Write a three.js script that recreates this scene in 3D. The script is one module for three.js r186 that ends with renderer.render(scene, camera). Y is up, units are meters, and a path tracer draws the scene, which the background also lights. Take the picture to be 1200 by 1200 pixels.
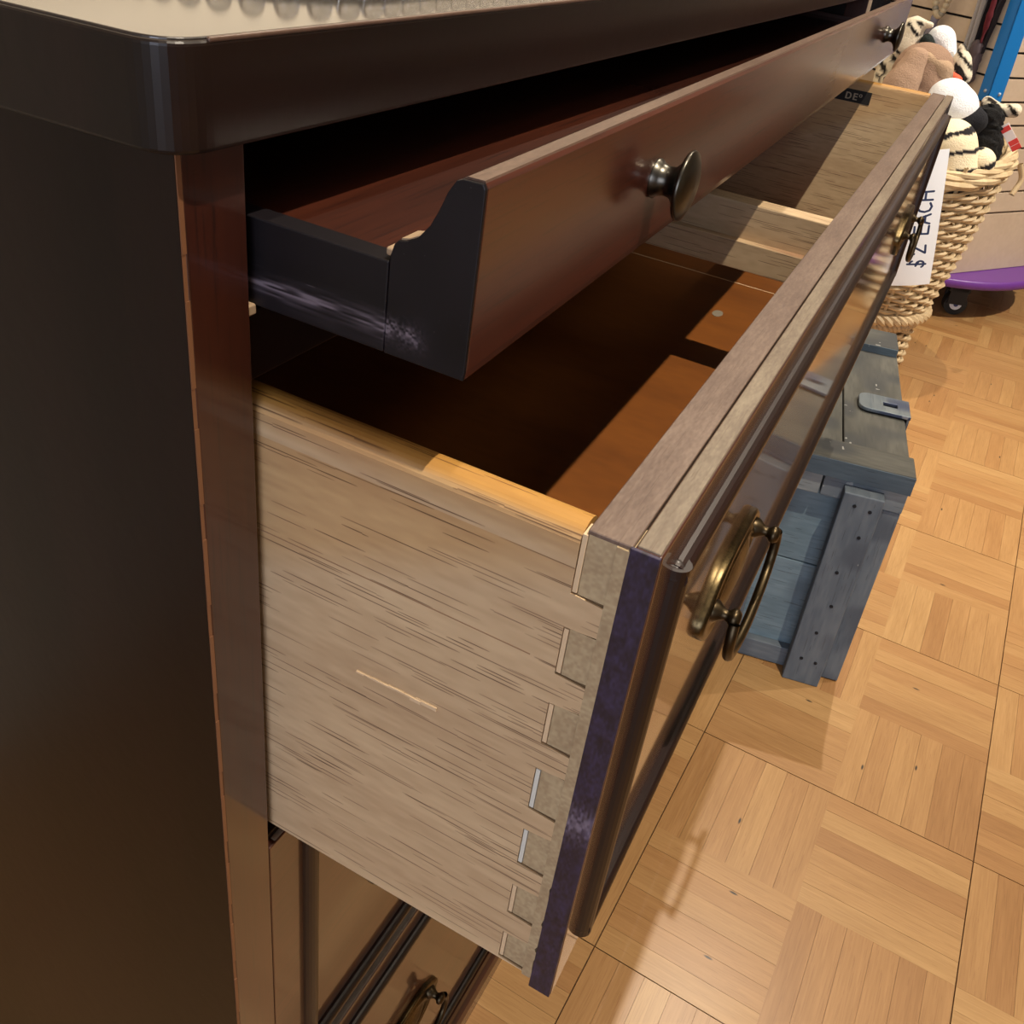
import * as THREE from 'three';
import { mergeGeometries, mergeVertices } from 'three/addons/utils/BufferGeometryUtils.js';
import { RoundedBoxGeometry } from 'three/addons/geometries/RoundedBoxGeometry.js';
import { RectAreaLightUniformsLib } from 'three/addons/lights/RectAreaLightUniformsLib.js';
import { MarchingCubes } from 'three/addons/objects/MarchingCubes.js';
import { FontLoader } from 'three/addons/loaders/FontLoader.js';
import { TextGeometry } from 'three/addons/geometries/TextGeometry.js';

// ------------------------------------------------------------------ camera, lights, exposure
const scene = new THREE.Scene();
const renderer = new THREE.WebGLRenderer({ antialias: true });
renderer.toneMapping = THREE.LinearToneMapping;
renderer.toneMappingExposure = 0.94;
renderer.shadowMap.enabled = true;
RectAreaLightUniformsLib.init();
scene.background = new THREE.Color(0.25, 0.3, 0.4);

const FLOOR = -0.704, CEIL = 2.25;
const camera = new THREE.PerspectiveCamera(57.18, 1, 0.01, 30);
camera.position.set(-0.1907, 0.147, 0.175);
{
  const yaw = -0.4221, pitch = -0.5152, roll = 0.1309;
  const F = new THREE.Vector3(Math.cos(pitch) * Math.cos(yaw), Math.sin(pitch), Math.cos(pitch) * Math.sin(yaw));
  const r0 = new THREE.Vector3().crossVectors(F, new THREE.Vector3(0, 1, 0)).normalize();
  const u0 = new THREE.Vector3().crossVectors(r0, F);
  const c = Math.cos(roll), s = Math.sin(roll);
  const right = r0.clone().multiplyScalar(c).addScaledVector(u0, s);
  const up = u0.clone().multiplyScalar(c).addScaledVector(r0, -s);
  camera.quaternion.setFromRotationMatrix(new THREE.Matrix4().makeBasis(right, up, F.clone().negate()));
  camera.setViewOffset(1200, 1200, -19.48, 116.89, 1200, 1200);   // the photograph is an off-centre crop
}
// ceiling spotlights [position, target, candela, half angle]
const SPOTS = [
  { p: [0.02, 2.0, 0.68], t: [0.55, -0.2, 0.05], i: 18, a: 0.5, c: 0xfff0da },
  { p: [1.9, 2.0, 0.12], t: [0.95, -0.6, 0.3], i: 11, a: 0.6, c: 0xfff0da },
  { p: [2.0, 2.0, 1.7], t: [2.05, -0.3, 0.1], i: 26, a: 0.5, c: 0xfff4e6 },
];
// unseen fill panels added at the ceiling [x, z, width, depth, nits]
const FILL_PANELS = [
  { x: 0.9, z: 0.15, w: 1.2, d: 0.3, n: 4.5 },
  { x: 1.3, z: 1.9, w: 1.2, d: 0.6, n: 3 },
];
// cool daylight through the shop window in the left wall
const WINDOW = { x: -2.98, y: 0.55, z: 0.9, w: 2.2, h: 1.7, n: 4.6, c: 0xe6ecff };

// ------------------------------------------------------------------ helpers
let seed = 7;
function rnd() { seed = (seed * 1664525 + 1013904223) >>> 0; return seed / 4294967296; }
function rr(a, b) { return a + (b - a) * rnd(); }
const taken = new Map();
function numbered(n) { const k = taken.get(n) || 0; taken.set(n, k + 1); return k ? n + '_' + String(k).padStart(3, '0') : n; }
function tag(o, label, category, group, kind) {
  if (label) o.userData.label = label;
  if (category) o.userData.category = category;
  if (group) o.userData.group = group;
  if (kind) o.userData.kind = kind;
  return o;
}
function thing(name, label, category, pos = [0, 0, 0], group) {
  const o = new THREE.Group(); o.name = numbered(name); o.position.set(...pos); scene.add(o);
  return tag(o, label, category, group);
}
function part(name, geo, mat, parent, pos) {
  const m = new THREE.Mesh(Array.isArray(geo) ? join(geo) : geo, mat);
  m.name = parent === scene ? numbered(name) : name; m.castShadow = m.receiveShadow = true;
  if (parent !== scene) { parent.userData.n = parent.userData.n || {}; const k = parent.userData.n[name] || 0; parent.userData.n[name] = k + 1; if (k) m.name = name + '_' + String(k).padStart(3, '0'); }
  if (pos) m.position.set(...pos);
  parent.add(m); return m;
}
function cleanup() { scene.traverse(o => { delete o.userData.n; }); }
function struct(name, geo, mat) { const m = new THREE.Mesh(Array.isArray(geo) ? join(geo) : geo, mat); m.name = name; m.castShadow = m.receiveShadow = true; m.userData.kind = 'structure'; scene.add(m); return m; }
function join(list) {
  const l = list.map(g => { let h = g.index ? g.toNonIndexed() : g; for (const k of Object.keys(h.attributes)) if (!['position', 'normal', 'uv'].includes(k)) h.deleteAttribute(k); return h; });
  return mergeGeometries(l);
}
const V = (x, y, z) => new THREE.Vector3(x, y, z);
// box from corner to corner, optionally rounded; uv in metres
function bx(x0, x1, y0, y1, z0, z1, r = 0, grain = 'x', seg = 2) {
  const w = x1 - x0, h = y1 - y0, d = z1 - z0;
  const g = r ? new RoundedBoxGeometry(w, h, d, seg, Math.min(r, w / 2.01, h / 2.01, d / 2.01)) : new THREE.BoxGeometry(w, h, d);
  g.translate((x0 + x1) / 2, (y0 + y1) / 2, (z0 + z1) / 2);
  return metres(g, grain);
}
// uv in metres by the dominant normal, u along the grain axis
function metres(g0, grain = 'x', ou = rnd() * 3, ov = rnd() * 3) {
  const g = g0.index ? g0.toNonIndexed() : g0;
  const p = g.attributes.position, n = p.count, uv = new Float32Array(n * 2);
  const A = V(), B = V(), C = V(), ax = { x: 0, y: 1, z: 2 }[grain], get = (v, i) => v.getComponent(i);
  for (let t = 0; t < n; t += 3) {
    A.fromBufferAttribute(p, t); B.fromBufferAttribute(p, t + 1); C.fromBufferAttribute(p, t + 2);
    const N = B.clone().sub(A).cross(C.clone().sub(A)); const a = [Math.abs(N.x), Math.abs(N.y), Math.abs(N.z)];
    const k = a[0] >= a[1] && a[0] >= a[2] ? 0 : a[1] >= a[2] ? 1 : 2;
    let iu, iv; const rest = [0, 1, 2].filter(i => i !== k);
    if (rest.includes(ax)) { iu = ax; iv = rest.find(i => i !== ax); } else[iu, iv] = rest;
    [A, B, C].forEach((q, j) => { uv[(t + j) * 2] = get(q, iu) + ou; uv[(t + j) * 2 + 1] = get(q, iv) + ov; });
  }
  g.setAttribute('uv', new THREE.BufferAttribute(uv, 2));
  return g;
}
// extrude a (z, y) outline along x from x0 to x1
function alongX(pts, x0, x1, grain = 'x', bevel = 0) {
  const sh = new THREE.Shape(pts.map(([z, y]) => new THREE.Vector2(-z, y)));
  const g = new THREE.ExtrudeGeometry(sh, { depth: x1 - x0 - 2 * bevel, bevelEnabled: bevel > 0, bevelSize: bevel, bevelThickness: bevel, bevelOffset: -bevel, bevelSegments: 2, curveSegments: 6 });
  g.translate(0, 0, bevel); g.rotateY(Math.PI / 2); g.translate(x0, 0, 0);
  return metres(g, grain);
}
// extrude an (x, z) outline upward from y0 to y1
function alongY(pts, y0, y1, bevel = 0, grain = 'x', seg = 2) {
  const sh = pts instanceof THREE.Shape ? pts : new THREE.Shape(pts.map(([x, z]) => new THREE.Vector2(x, -z)));
  const g = new THREE.ExtrudeGeometry(sh, { depth: y1 - y0 - 2 * bevel, bevelEnabled: bevel > 0, bevelSize: bevel, bevelThickness: bevel, bevelOffset: -bevel, bevelSegments: seg, curveSegments: 10 });
  g.translate(0, 0, bevel); g.rotateX(-Math.PI / 2); g.translate(0, y0, 0);
  return metres(g, grain);
}
function tube(pts, r, seg = 40, rad = 8, closed = false) {
  return new THREE.TubeGeometry(new THREE.CatmullRomCurve3(pts.map(p => Array.isArray(p) ? V(...p) : p), closed), seg, r, rad, closed);
}
function lathe(pts, n = 32) { return new THREE.LatheGeometry(pts.map(([r, y]) => new THREE.Vector2(r, y)), n); }
function cyl(r, h, n = 20, r2 = r) { return new THREE.CylinderGeometry(r2, r, h, n); }

// periodic value noise
const H = new Float32Array(4096); for (let i = 0; i < 4096; i++) H[i] = rnd();
function hash(x, y, s) { return H[((x * 374761393 + y * 668265263 + s * 1442695041) >>> 0) % 4093]; }
function pn(x, y, px, py, s) {
  let xi = Math.floor(x), yi = Math.floor(y); let fx = x - xi, fy = y - yi; fx = fx * fx * (3 - 2 * fx); fy = fy * fy * (3 - 2 * fy);
  const a = ((xi % px) + px) % px, b = (a + 1) % px, c = ((yi % py) + py) % py, d = (c + 1) % py;
  return (hash(a, c, s) * (1 - fx) + hash(b, c, s) * fx) * (1 - fy) + (hash(a, d, s) * (1 - fx) + hash(b, d, s) * fx) * fy;
}
function texture(w, h, su, sv, fn, color = true, after) {
  const d = new Uint8Array(w * h * 4);
  for (let j = 0; j < h; j++) for (let i = 0; i < w; i++) {
    const c = fn(i / w, j / h), k = (j * w + i) * 4;
    d[k] = Math.max(0, Math.min(255, c[0] * 255)); d[k + 1] = Math.max(0, Math.min(255, c[1] * 255)); d[k + 2] = Math.max(0, Math.min(255, c[2] * 255)); d[k + 3] = 255;
  }
  if (after) after(d, w, h);
  const t = new THREE.DataTexture(d, w, h, THREE.RGBAFormat); t.wrapS = t.wrapT = THREE.RepeatWrapping;
  t.magFilter = THREE.LinearFilter; t.minFilter = THREE.LinearMipmapLinearFilter; t.generateMipmaps = true;
  if (color) t.colorSpace = THREE.SRGBColorSpace;
  t.repeat.set(1 / su, 1 / sv); t.needsUpdate = true; return t;
}
const mix = (a, b, t) => a.map((v, i) => v + (b[i] - v) * t);
const clamp = (x, a = 0, b = 1) => Math.max(a, Math.min(b, x));
const step = (a, b, x) => { const t = clamp((x - a) / (b - a)); return t * t * (3 - 2 * t); };
// dashes along u (wood pores)
function pores(n, len, wid, dark, rgb = [0.3, 0.2, 0.12]) {
  return (d, w, h) => {
    for (let k = 0; k < n; k++) {
      const x0 = rnd() * w, y0 = rnd() * h, L = rr(len[0], len[1]), W = rr(wid[0], wid[1]), dk = rr(dark[0], dark[1]), sl = rr(-0.006, 0.006);
      for (let i = 0; i < L; i++) {
        const e = Math.sin(Math.PI * i / L) ** 0.5, yc = y0 + i * sl;
        for (let j = Math.floor(-W); j <= W; j++) {
          const a = dk * e * clamp(1 - Math.abs(j) / (W + 0.5)); const X = (Math.floor(x0 + i) % w + w) % w, Y = (Math.floor(yc + j) % h + h) % h, q = (Y * w + X) * 4;
          for (let c = 0; c < 3; c++) d[q + c] = d[q + c] * (1 - a) + rgb[c] * 255 * a;
        }
      }
    }
  };
}

// ------------------------------------------------------------------ materials
const std = (o) => new THREE.MeshStandardMaterial(o), phy = (o) => new THREE.MeshPhysicalMaterial(o);
// mahogany: dark red brown under glossy varnish
const mahoganyTex = texture(512, 512, 0.5, 0.25, (u, v) => {
  const a = pn(u * 3, v * 26, 3, 26, 1), b = pn(u * 10, v * 110, 10, 110, 2), c = pn(u * 4, v * 5, 4, 5, 3);
  return mix([0.22, 0.10, 0.06], [0.40, 0.20, 0.115], clamp(0.15 + 0.45 * a + 0.2 * b + 0.3 * c - 0.1));
}, true, pores(1500, [10, 40], [0.4, 0.9], [0.1, 0.35], [0.1, 0.04, 0.025]));
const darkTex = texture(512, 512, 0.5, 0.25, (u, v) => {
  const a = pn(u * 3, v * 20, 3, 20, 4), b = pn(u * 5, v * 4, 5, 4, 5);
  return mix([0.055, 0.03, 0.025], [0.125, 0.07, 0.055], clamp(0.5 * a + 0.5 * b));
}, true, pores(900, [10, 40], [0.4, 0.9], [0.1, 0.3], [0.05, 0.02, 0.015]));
const waxBump = texture(256, 256, 0.2, 0.2, (u, v) => { const a = 0.5 * pn(u * 6, v * 12, 6, 12, 6) + 0.3 * pn(u * 24, v * 40, 24, 40, 7) + 0.2 * pn(u * 90, v * 90, 90, 90, 8); return [a, a, a]; }, false);
const M = {};
M.mahogany = phy({ map: mahoganyTex, color: 0xd8ccc6, roughness: 0.42, clearcoat: 1, clearcoatRoughness: 0.07 });
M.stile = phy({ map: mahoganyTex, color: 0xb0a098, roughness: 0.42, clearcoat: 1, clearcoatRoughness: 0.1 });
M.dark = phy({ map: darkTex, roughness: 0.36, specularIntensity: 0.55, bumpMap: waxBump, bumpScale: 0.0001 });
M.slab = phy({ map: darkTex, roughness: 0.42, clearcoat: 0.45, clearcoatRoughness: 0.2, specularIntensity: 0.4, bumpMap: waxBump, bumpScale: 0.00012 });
M.top = phy({ map: darkTex, roughness: 0.4, clearcoat: 1, clearcoatRoughness: 0.1 });
M.satin = phy({ map: mahoganyTex, color: 0xf0c4a8, roughness: 0.45, clearcoat: 0.9, clearcoatRoughness: 0.17, bumpMap: waxBump, bumpScale: 0.00003 });
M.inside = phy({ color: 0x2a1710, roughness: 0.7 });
M.bead = phy({ map: mahoganyTex, color: 0x5c3f3d, roughness: 0.42, clearcoat: 0.22, clearcoatRoughness: 0.2 });
const wornSheenTex = texture(512, 256, 0.3, 0.05, (u, v) => {
  const a = pn(u * 8, v * 8, 8, 8, 9), b = pn(u * 60, v * 60, 60, 60, 10), c = pn(u * 200, v * 100, 200, 100, 11);
  return mix([0.38, 0.32, 0.29], [0.56, 0.51, 0.465], clamp(0.4 * a + 0.35 * b + 0.35 * c));
}, true, pores(500, [8, 30], [0.4, 0.8], [0.1, 0.3], [0.25, 0.18, 0.15]));
M.worn = std({ map: wornSheenTex, color: 0xe6dad4, roughness: 0.42, bumpMap: wornSheenTex, bumpScale: 0.0002 });  // worn varnish; its grey also carries the overhead sheen
M.wornSheenLip = std({ map: wornSheenTex, color: 0xfdfff0, roughness: 0.42, bumpMap: wornSheenTex, bumpScale: 0.0002 });  // wear, with the paler greenish reflection put into the colour
M.wornHighlight = std({ map: wornSheenTex, color: 0xc8b2a8, roughness: 0.34, bumpMap: wornSheenTex, bumpScale: 0.0002 });  // wear tone that also holds a painted highlight
M.wornEdge = std({ color: 0x7a5236, roughness: 0.5 });
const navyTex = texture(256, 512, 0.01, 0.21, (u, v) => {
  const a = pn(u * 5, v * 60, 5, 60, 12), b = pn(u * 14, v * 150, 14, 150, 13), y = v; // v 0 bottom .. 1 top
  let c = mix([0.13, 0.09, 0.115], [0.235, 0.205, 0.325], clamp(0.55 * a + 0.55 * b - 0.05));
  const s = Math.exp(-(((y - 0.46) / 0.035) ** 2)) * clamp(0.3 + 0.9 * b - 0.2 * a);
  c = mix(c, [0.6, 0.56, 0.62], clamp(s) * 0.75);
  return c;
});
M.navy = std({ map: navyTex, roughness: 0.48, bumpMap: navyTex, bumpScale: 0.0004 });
// oak drawer sides: pale, with long dark pores
const oakTex = texture(1024, 1024, 0.25, 0.25, (u, v) => {
  const a = pn(u * 2, v * 14, 2, 14, 14), b = pn(u * 5, v * 70, 5, 70, 15), c = pn(u * 3, v * 3, 3, 3, 16), e = pn(u * 40, v * 160, 40, 160, 17);
  let q = mix([0.69, 0.575, 0.44], [0.83, 0.73, 0.58], clamp(0.35 * a + 0.35 * b + 0.3 * e + 0.1));
  return mix(q, [0.56, 0.40, 0.29], 0.75 * step(0.4, 0.85, c));
}, true, pores(560, [40, 160], [0.4, 0.95], [0.45, 0.95], [0.25, 0.155, 0.10]));
M.oak = std({ map: oakTex, roughness: 0.62, vertexColors: true });
M.oakPlain = std({ map: oakTex, roughness: 0.6 });
M.rawEnd = std({ map: texture(256, 256, 0.04, 0.04, (u, v) => { const a = pn(u * 5, v * 5, 5, 5, 18), b = pn(u * 40, v * 40, 40, 40, 19); return mix([0.60, 0.51, 0.39], [0.75, 0.68, 0.54], clamp(0.5 * a + 0.5 * b)); }), roughness: 0.7 });
M.chip = std({ color: 0xd9bf9a, roughness: 0.8 });
M.paleTan = std({ color: 0x9c8468, roughness: 0.8 });
M.glue = std({ color: 0xd6d8cf, roughness: 0.5 });
M.gap = std({ color: 0x0c0705, roughness: 0.9 });
const bottomTex = texture(512, 512, 0.5, 0.5, (u, v) => {
  const a = pn(u * 4, v * 30, 4, 30, 20), b = pn(u * 6, v * 6, 6, 6, 21), e = pn(u * 50, v * 120, 50, 120, 22);
  return mix([0.42, 0.235, 0.085], [0.56, 0.33, 0.115], clamp(0.4 * a + 0.35 * b + 0.25 * e));
});
M.bottom = phy({ map: bottomTex, roughness: 0.5, clearcoat: 0.25, clearcoatRoughness: 0.35 });
M.brass = phy({ map: texture(256, 256, 0.03, 0.03, (u, v) => { const a = pn(u * 6, v * 6, 6, 6, 23), b = pn(u * 40, v * 40, 40, 40, 24); return mix([0.20, 0.17, 0.12], [0.46, 0.40, 0.28], clamp(a * 0.7 + b * 0.4)); }), metalness: 1, roughness: 0.33 });
M.pewter = phy({ color: 0x55524b, metalness: 1, roughness: 0.3 });
M.darkBrass = phy({ color: 0x4a4030, metalness: 1, roughness: 0.38 });

// ------------------------------------------------------------------ the room
const wallMat = std({ map: texture(256, 256, 1, 1, (u, v) => { const a = pn(u * 60, v * 60, 60, 60, 30); return mix([0.80, 0.76, 0.68], [0.84, 0.80, 0.72], a); }), roughness: 0.9 });
const RX0 = -3, RX1 = 4.6, RZ0 = -0.56, RZ1 = 3.6;
{
  const x0 = 0.1, x1 = 2.1, y0 = 0.16, y1 = 1.3;     // unseen window added over the chest to brighten its polished top
  struct('wall_back', [bx(RX0, x0, FLOOR, CEIL, RZ0 - 0.12, RZ0), bx(x1, RX1, FLOOR, CEIL, RZ0 - 0.12, RZ0), bx(x0, x1, FLOOR, y0, RZ0 - 0.12, RZ0), bx(x0, x1, y1, CEIL, RZ0 - 0.12, RZ0)], wallMat);
  const wf = struct('added_window_2', [bx(x0, x1, y0, y0 + 0.03, RZ0 - 0.1, RZ0 - 0.02), bx(x0, x1, y1 - 0.04, y1, RZ0 - 0.1, RZ0 - 0.02), bx(x0, x0 + 0.04, y0, y1, RZ0 - 0.1, RZ0 - 0.02), bx(x1 - 0.04, x1, y0, y1, RZ0 - 0.1, RZ0 - 0.02)], std({ color: 0xd8d0c0, roughness: 0.5 }));
  part('pane', bx(x0 + 0.03, x1 - 0.03, y0 + 0.02, y1 - 0.03, RZ0 - 0.07, RZ0 - 0.065), std({ color: 0xccc4b4, emissive: 0xffe6c4, emissiveIntensity: 0.3, roughness: 0.4 }), wf);
  const l = new THREE.RectAreaLight(0xffe6c4, 0.4, x1 - x0 - 0.1, y1 - y0 - 0.1); l.position.set((x0 + x1) / 2, (y0 + y1) / 2, RZ0 - 0.01); l.lookAt((x0 + x1) / 2, (y0 + y1) / 2, 5); scene.add(l);
}
struct('wall_front', bx(RX0, RX1, FLOOR, CEIL, RZ1, RZ1 + 0.12), wallMat);
struct('wall_right', bx(RX1, RX1 + 0.12, FLOOR, CEIL, RZ0 - 0.12, RZ1 + 0.12), wallMat);
{
  const { y, z, w, h } = WINDOW;
  struct('wall_left', [bx(RX0 - 0.12, RX0, FLOOR, CEIL, RZ0 - 0.12, z - w / 2), bx(RX0 - 0.12, RX0, FLOOR, CEIL, z + w / 2, RZ1 + 0.12),
    bx(RX0 - 0.12, RX0, FLOOR, y - h / 2, z - w / 2, z + w / 2), bx(RX0 - 0.12, RX0, y + h / 2, CEIL, z - w / 2, z + w / 2)], wallMat);
  const wf = struct('window_1', [bx(RX0 - 0.1, RX0 - 0.03, y - h / 2, y - h / 2 + 0.05, z - w / 2, z + w / 2), bx(RX0 - 0.1, RX0 - 0.03, y + h / 2 - 0.05, y + h / 2, z - w / 2, z + w / 2),
    bx(RX0 - 0.1, RX0 - 0.03, y - h / 2, y + h / 2, z - w / 2, z - w / 2 + 0.05), bx(RX0 - 0.1, RX0 - 0.03, y - h / 2, y + h / 2, z + w / 2 - 0.05, z + w / 2), bx(RX0 - 0.1, RX0 - 0.03, y - h / 2, y + h / 2, z - 0.02, z + 0.02)], std({ color: 0x8a8a88, roughness: 0.5 }));
  part('pane', bx(RX0 - 0.075, RX0 - 0.07, y - h / 2 + 0.03, y + h / 2 - 0.03, z - w / 2 + 0.03, z + w / 2 - 0.03), std({ color: 0x8899bb, emissive: WINDOW.c, emissiveIntensity: 0.6, roughness: 0.4 }), wf);
  const l = new THREE.RectAreaLight(WINDOW.c, WINDOW.n, w - 0.1, h - 0.1); l.position.set(RX0 + 0.005, y, z); l.lookAt(5, y, z); l.name = 'window_daylight'; scene.add(l);
}
struct('ceiling', bx(RX0 - 0.12, RX1 + 0.12, CEIL, CEIL + 0.12, RZ0 - 0.12, RZ1 + 0.12), std({ color: 0xe8e4da, roughness: 0.95 }));
const floor = struct('floor', bx(RX0 - 0.12, RX1 + 0.12, FLOOR - 0.15, FLOOR - 0.0035, RZ0 - 0.12, RZ1 + 0.12), std({ color: 0x4a2f18, roughness: 0.9 }));

// added fill panels, then the lamps in the ceiling
for (const P of FILL_PANELS) {
  const t = thing('fill_panel', 'flat fill light added in the ' + (P.z < 1 ? 'ceiling above the dark chest' : 'ceiling in the middle of the shop'), 'light', [P.x, CEIL, P.z]);
  part('frame', [bx(-P.w / 2 - 0.03, P.w / 2 + 0.03, -0.03, 0, -P.d / 2 - 0.03, P.d / 2 + 0.03)], std({ color: 0xdddddd, roughness: 0.5 }), t);
  part('diffuser', bx(-P.w / 2, P.w / 2, -0.034, -0.03, -P.d / 2, P.d / 2), std({ color: 0xffffff, emissive: 0xfff0d8, emissiveIntensity: 1.2 }), t);
  const l = new THREE.RectAreaLight(0xfff0d8, P.n, P.w, P.d); l.position.set(P.x, CEIL - 0.04, P.z); l.lookAt(P.x, -5, P.z); scene.add(l);
}
SPOTS.forEach((S, i) => {
  const t = thing('spotlight', ['white ceiling spotlight aimed at the open drawers', 'white ceiling spotlight aimed at the wooden crate', 'white ceiling spotlight aimed at the plush toys'][i], 'light', S.p);
  const d = V(...S.t).sub(V(...S.p)).normalize();
  const q = new THREE.Quaternion().setFromUnitVectors(V(0, -1, 0), d);
  const can = lathe([[0, 0.12], [0.03, 0.12], [0.038, 0.1], [0.04, 0.0], [0.036, 0.0], [0.034, 0.09], [0, 0.09]], 24); can.applyQuaternion(q);
  part('housing', can, std({ color: 0xeeeeee, roughness: 0.4 }), t);
  const lens = cyl(0.03, 0.004, 24); lens.translate(0, 0.03, 0); lens.applyQuaternion(q);
  part('lens', lens, std({ color: 0xffffff, emissive: S.c, emissiveIntensity: 2 }), t);
  part('stem', (() => { const g = cyl(0.008, CEIL - S.p[1] - 0.08, 10); g.translate(0, (CEIL - S.p[1]) / 2 + 0.04, 0); return g; })(), std({ color: 0xeeeeee, roughness: 0.4 }), t);
  const l = new THREE.SpotLight(S.c, S.i, 0, S.a, 0.5, 2); l.position.set(...V(...S.p).addScaledVector(d, 0.01).toArray()); l.target.position.set(...S.t); l.castShadow = true; l.shadow.radius = 0.7; scene.add(l, l.target);
});

// ------------------------------------------------------------------ parquet
{
  const P = 0.1524, gx = 0.6408, gz = 0.082, th = 0.0191, N = 6, W = P / N;
  const fingerTex = texture(512, 512, 0.3, 0.15, (u, v) => {
    const a = pn(u * 4, v * 16, 4, 16, 40), b = pn(u * 10, v * 90, 10, 90, 41), c = pn(u * 5, v * 5, 5, 5, 42), e = pn(u * 24, v * 200, 24, 200, 43);
    return mix([0.80, 0.70, 0.53], [0.93, 0.85, 0.70], clamp(0.3 * a + 0.4 * b + 0.15 * c + 0.25 * e - 0.05));
  }, true, ((f) => (d, w, h) => { f(d, w, h); for (const [kx, ky, kr] of [[300, 140, 4.5]]) for (let j = -9; j < 10; j++) for (let i = -9; i < 10; i++) { const a = clamp(1.6 - Math.hypot(i / 1.2, j * 1.4) / kr), q = ((ky + j) * w + kx + i) * 4; for (let c = 0; c < 3; c++) d[q + c] *= 1 - 0.75 * Math.min(1, a); } })(pores(600, [8, 50], [0.4, 1], [0.08, 0.3], [0.5, 0.34, 0.2])));
  const tints = [0xbc9f7c, 0xb89976, 0xc1a582, 0xb79773, 0xbea17e, 0xba9c79, 0xaf8e6a, 0xc4aa88];
  const mats = tints.map((t, i) => phy({ map: fingerTex, color: t, roughness: 0.5, clearcoat: 0.35, clearcoatRoughness: 0.28 }));
  const geos = []; for (let i = 0; i < 6; i++) { const g = bx(-P / 2 + 0.0002, P / 2 - 0.0002, -0.0035, 0, -W / 2 + 0.00012, W / 2 - 0.00012); geos.push(g); }
  const vp = new THREE.Matrix4(); camera.updateMatrixWorld(); camera.updateProjectionMatrix(); vp.multiplyMatrices(camera.projectionMatrix, camera.matrixWorldInverse);
  const all = [];
  const ca = Math.cos(th), sa = Math.sin(th);
  for (let i = -24; i < 25; i++) for (let j = -5; j < 23; j++) for (let k = 0; k < N; k++) {
    const along = (i + j) & 1; // fingers along x when odd
    // 12 inch tiles of four squares: a slightly wider joint every second line
    const jx = ((i & 1) === 0 ? 0.0004 : -0.0004), jz = ((j & 1) === 0 ? 0.0004 : -0.0004);
    let lx = (i + 0.5) * P + jx, lz = (j + 0.5) * P + jz;
    if (along) lz += (k - (N - 1) / 2) * W; else lx += (k - (N - 1) / 2) * W;
    const x = gx + lx * ca - lz * sa, z = gz + lz * ca + lx * sa;
    if (x < RX0 || x > RX1 || z < RZ0 || z > RZ1) continue;
    const q = V(x, FLOOR, z).applyMatrix4(vp), px = 600 + q.x * 600, py = 600 - q.y * 600;
    const dist = camera.position.distanceTo(V(x, FLOOR, z));
    const seen = q.z < 1 && px > 540 + (1200 - py) * 0.50 && px < 1215 && py < 1225 && py > 300 && !(x > 0.8 && x < 1.25 && z > 0.0 && z < 0.13);
    all.push({ x, z, along, seen, dist });
  }
  all.sort((a, b) => (b.seen - a.seen) || (a.dist - b.dist));
  const rest = mats.map(() => []);
  all.forEach((f, n) => {
    const g = geos[Math.floor(rnd() * 6)], mi = Math.floor(rnd() * mats.length), y = FLOOR + rr(-0.00015, 0.00015), flip = rnd() < 0.5 ? Math.PI : 0;
    const ry = (f.along ? 0 : Math.PI / 2) - th + flip;
    if (n < 300 && f.seen) {
      const m = part('parquet_finger', g, mats[mi], floor, [f.x, y, f.z]); m.rotation.y = ry;
    } else {
      const h = g.clone(); h.rotateY(ry); h.translate(f.x, y, f.z); rest[mi].push(h);
    }
  });
  rest.forEach((l, i) => { if (l.length) part('parquet', join(l), mats[i], floor).userData.kind = 'stuff'; });
}

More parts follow.
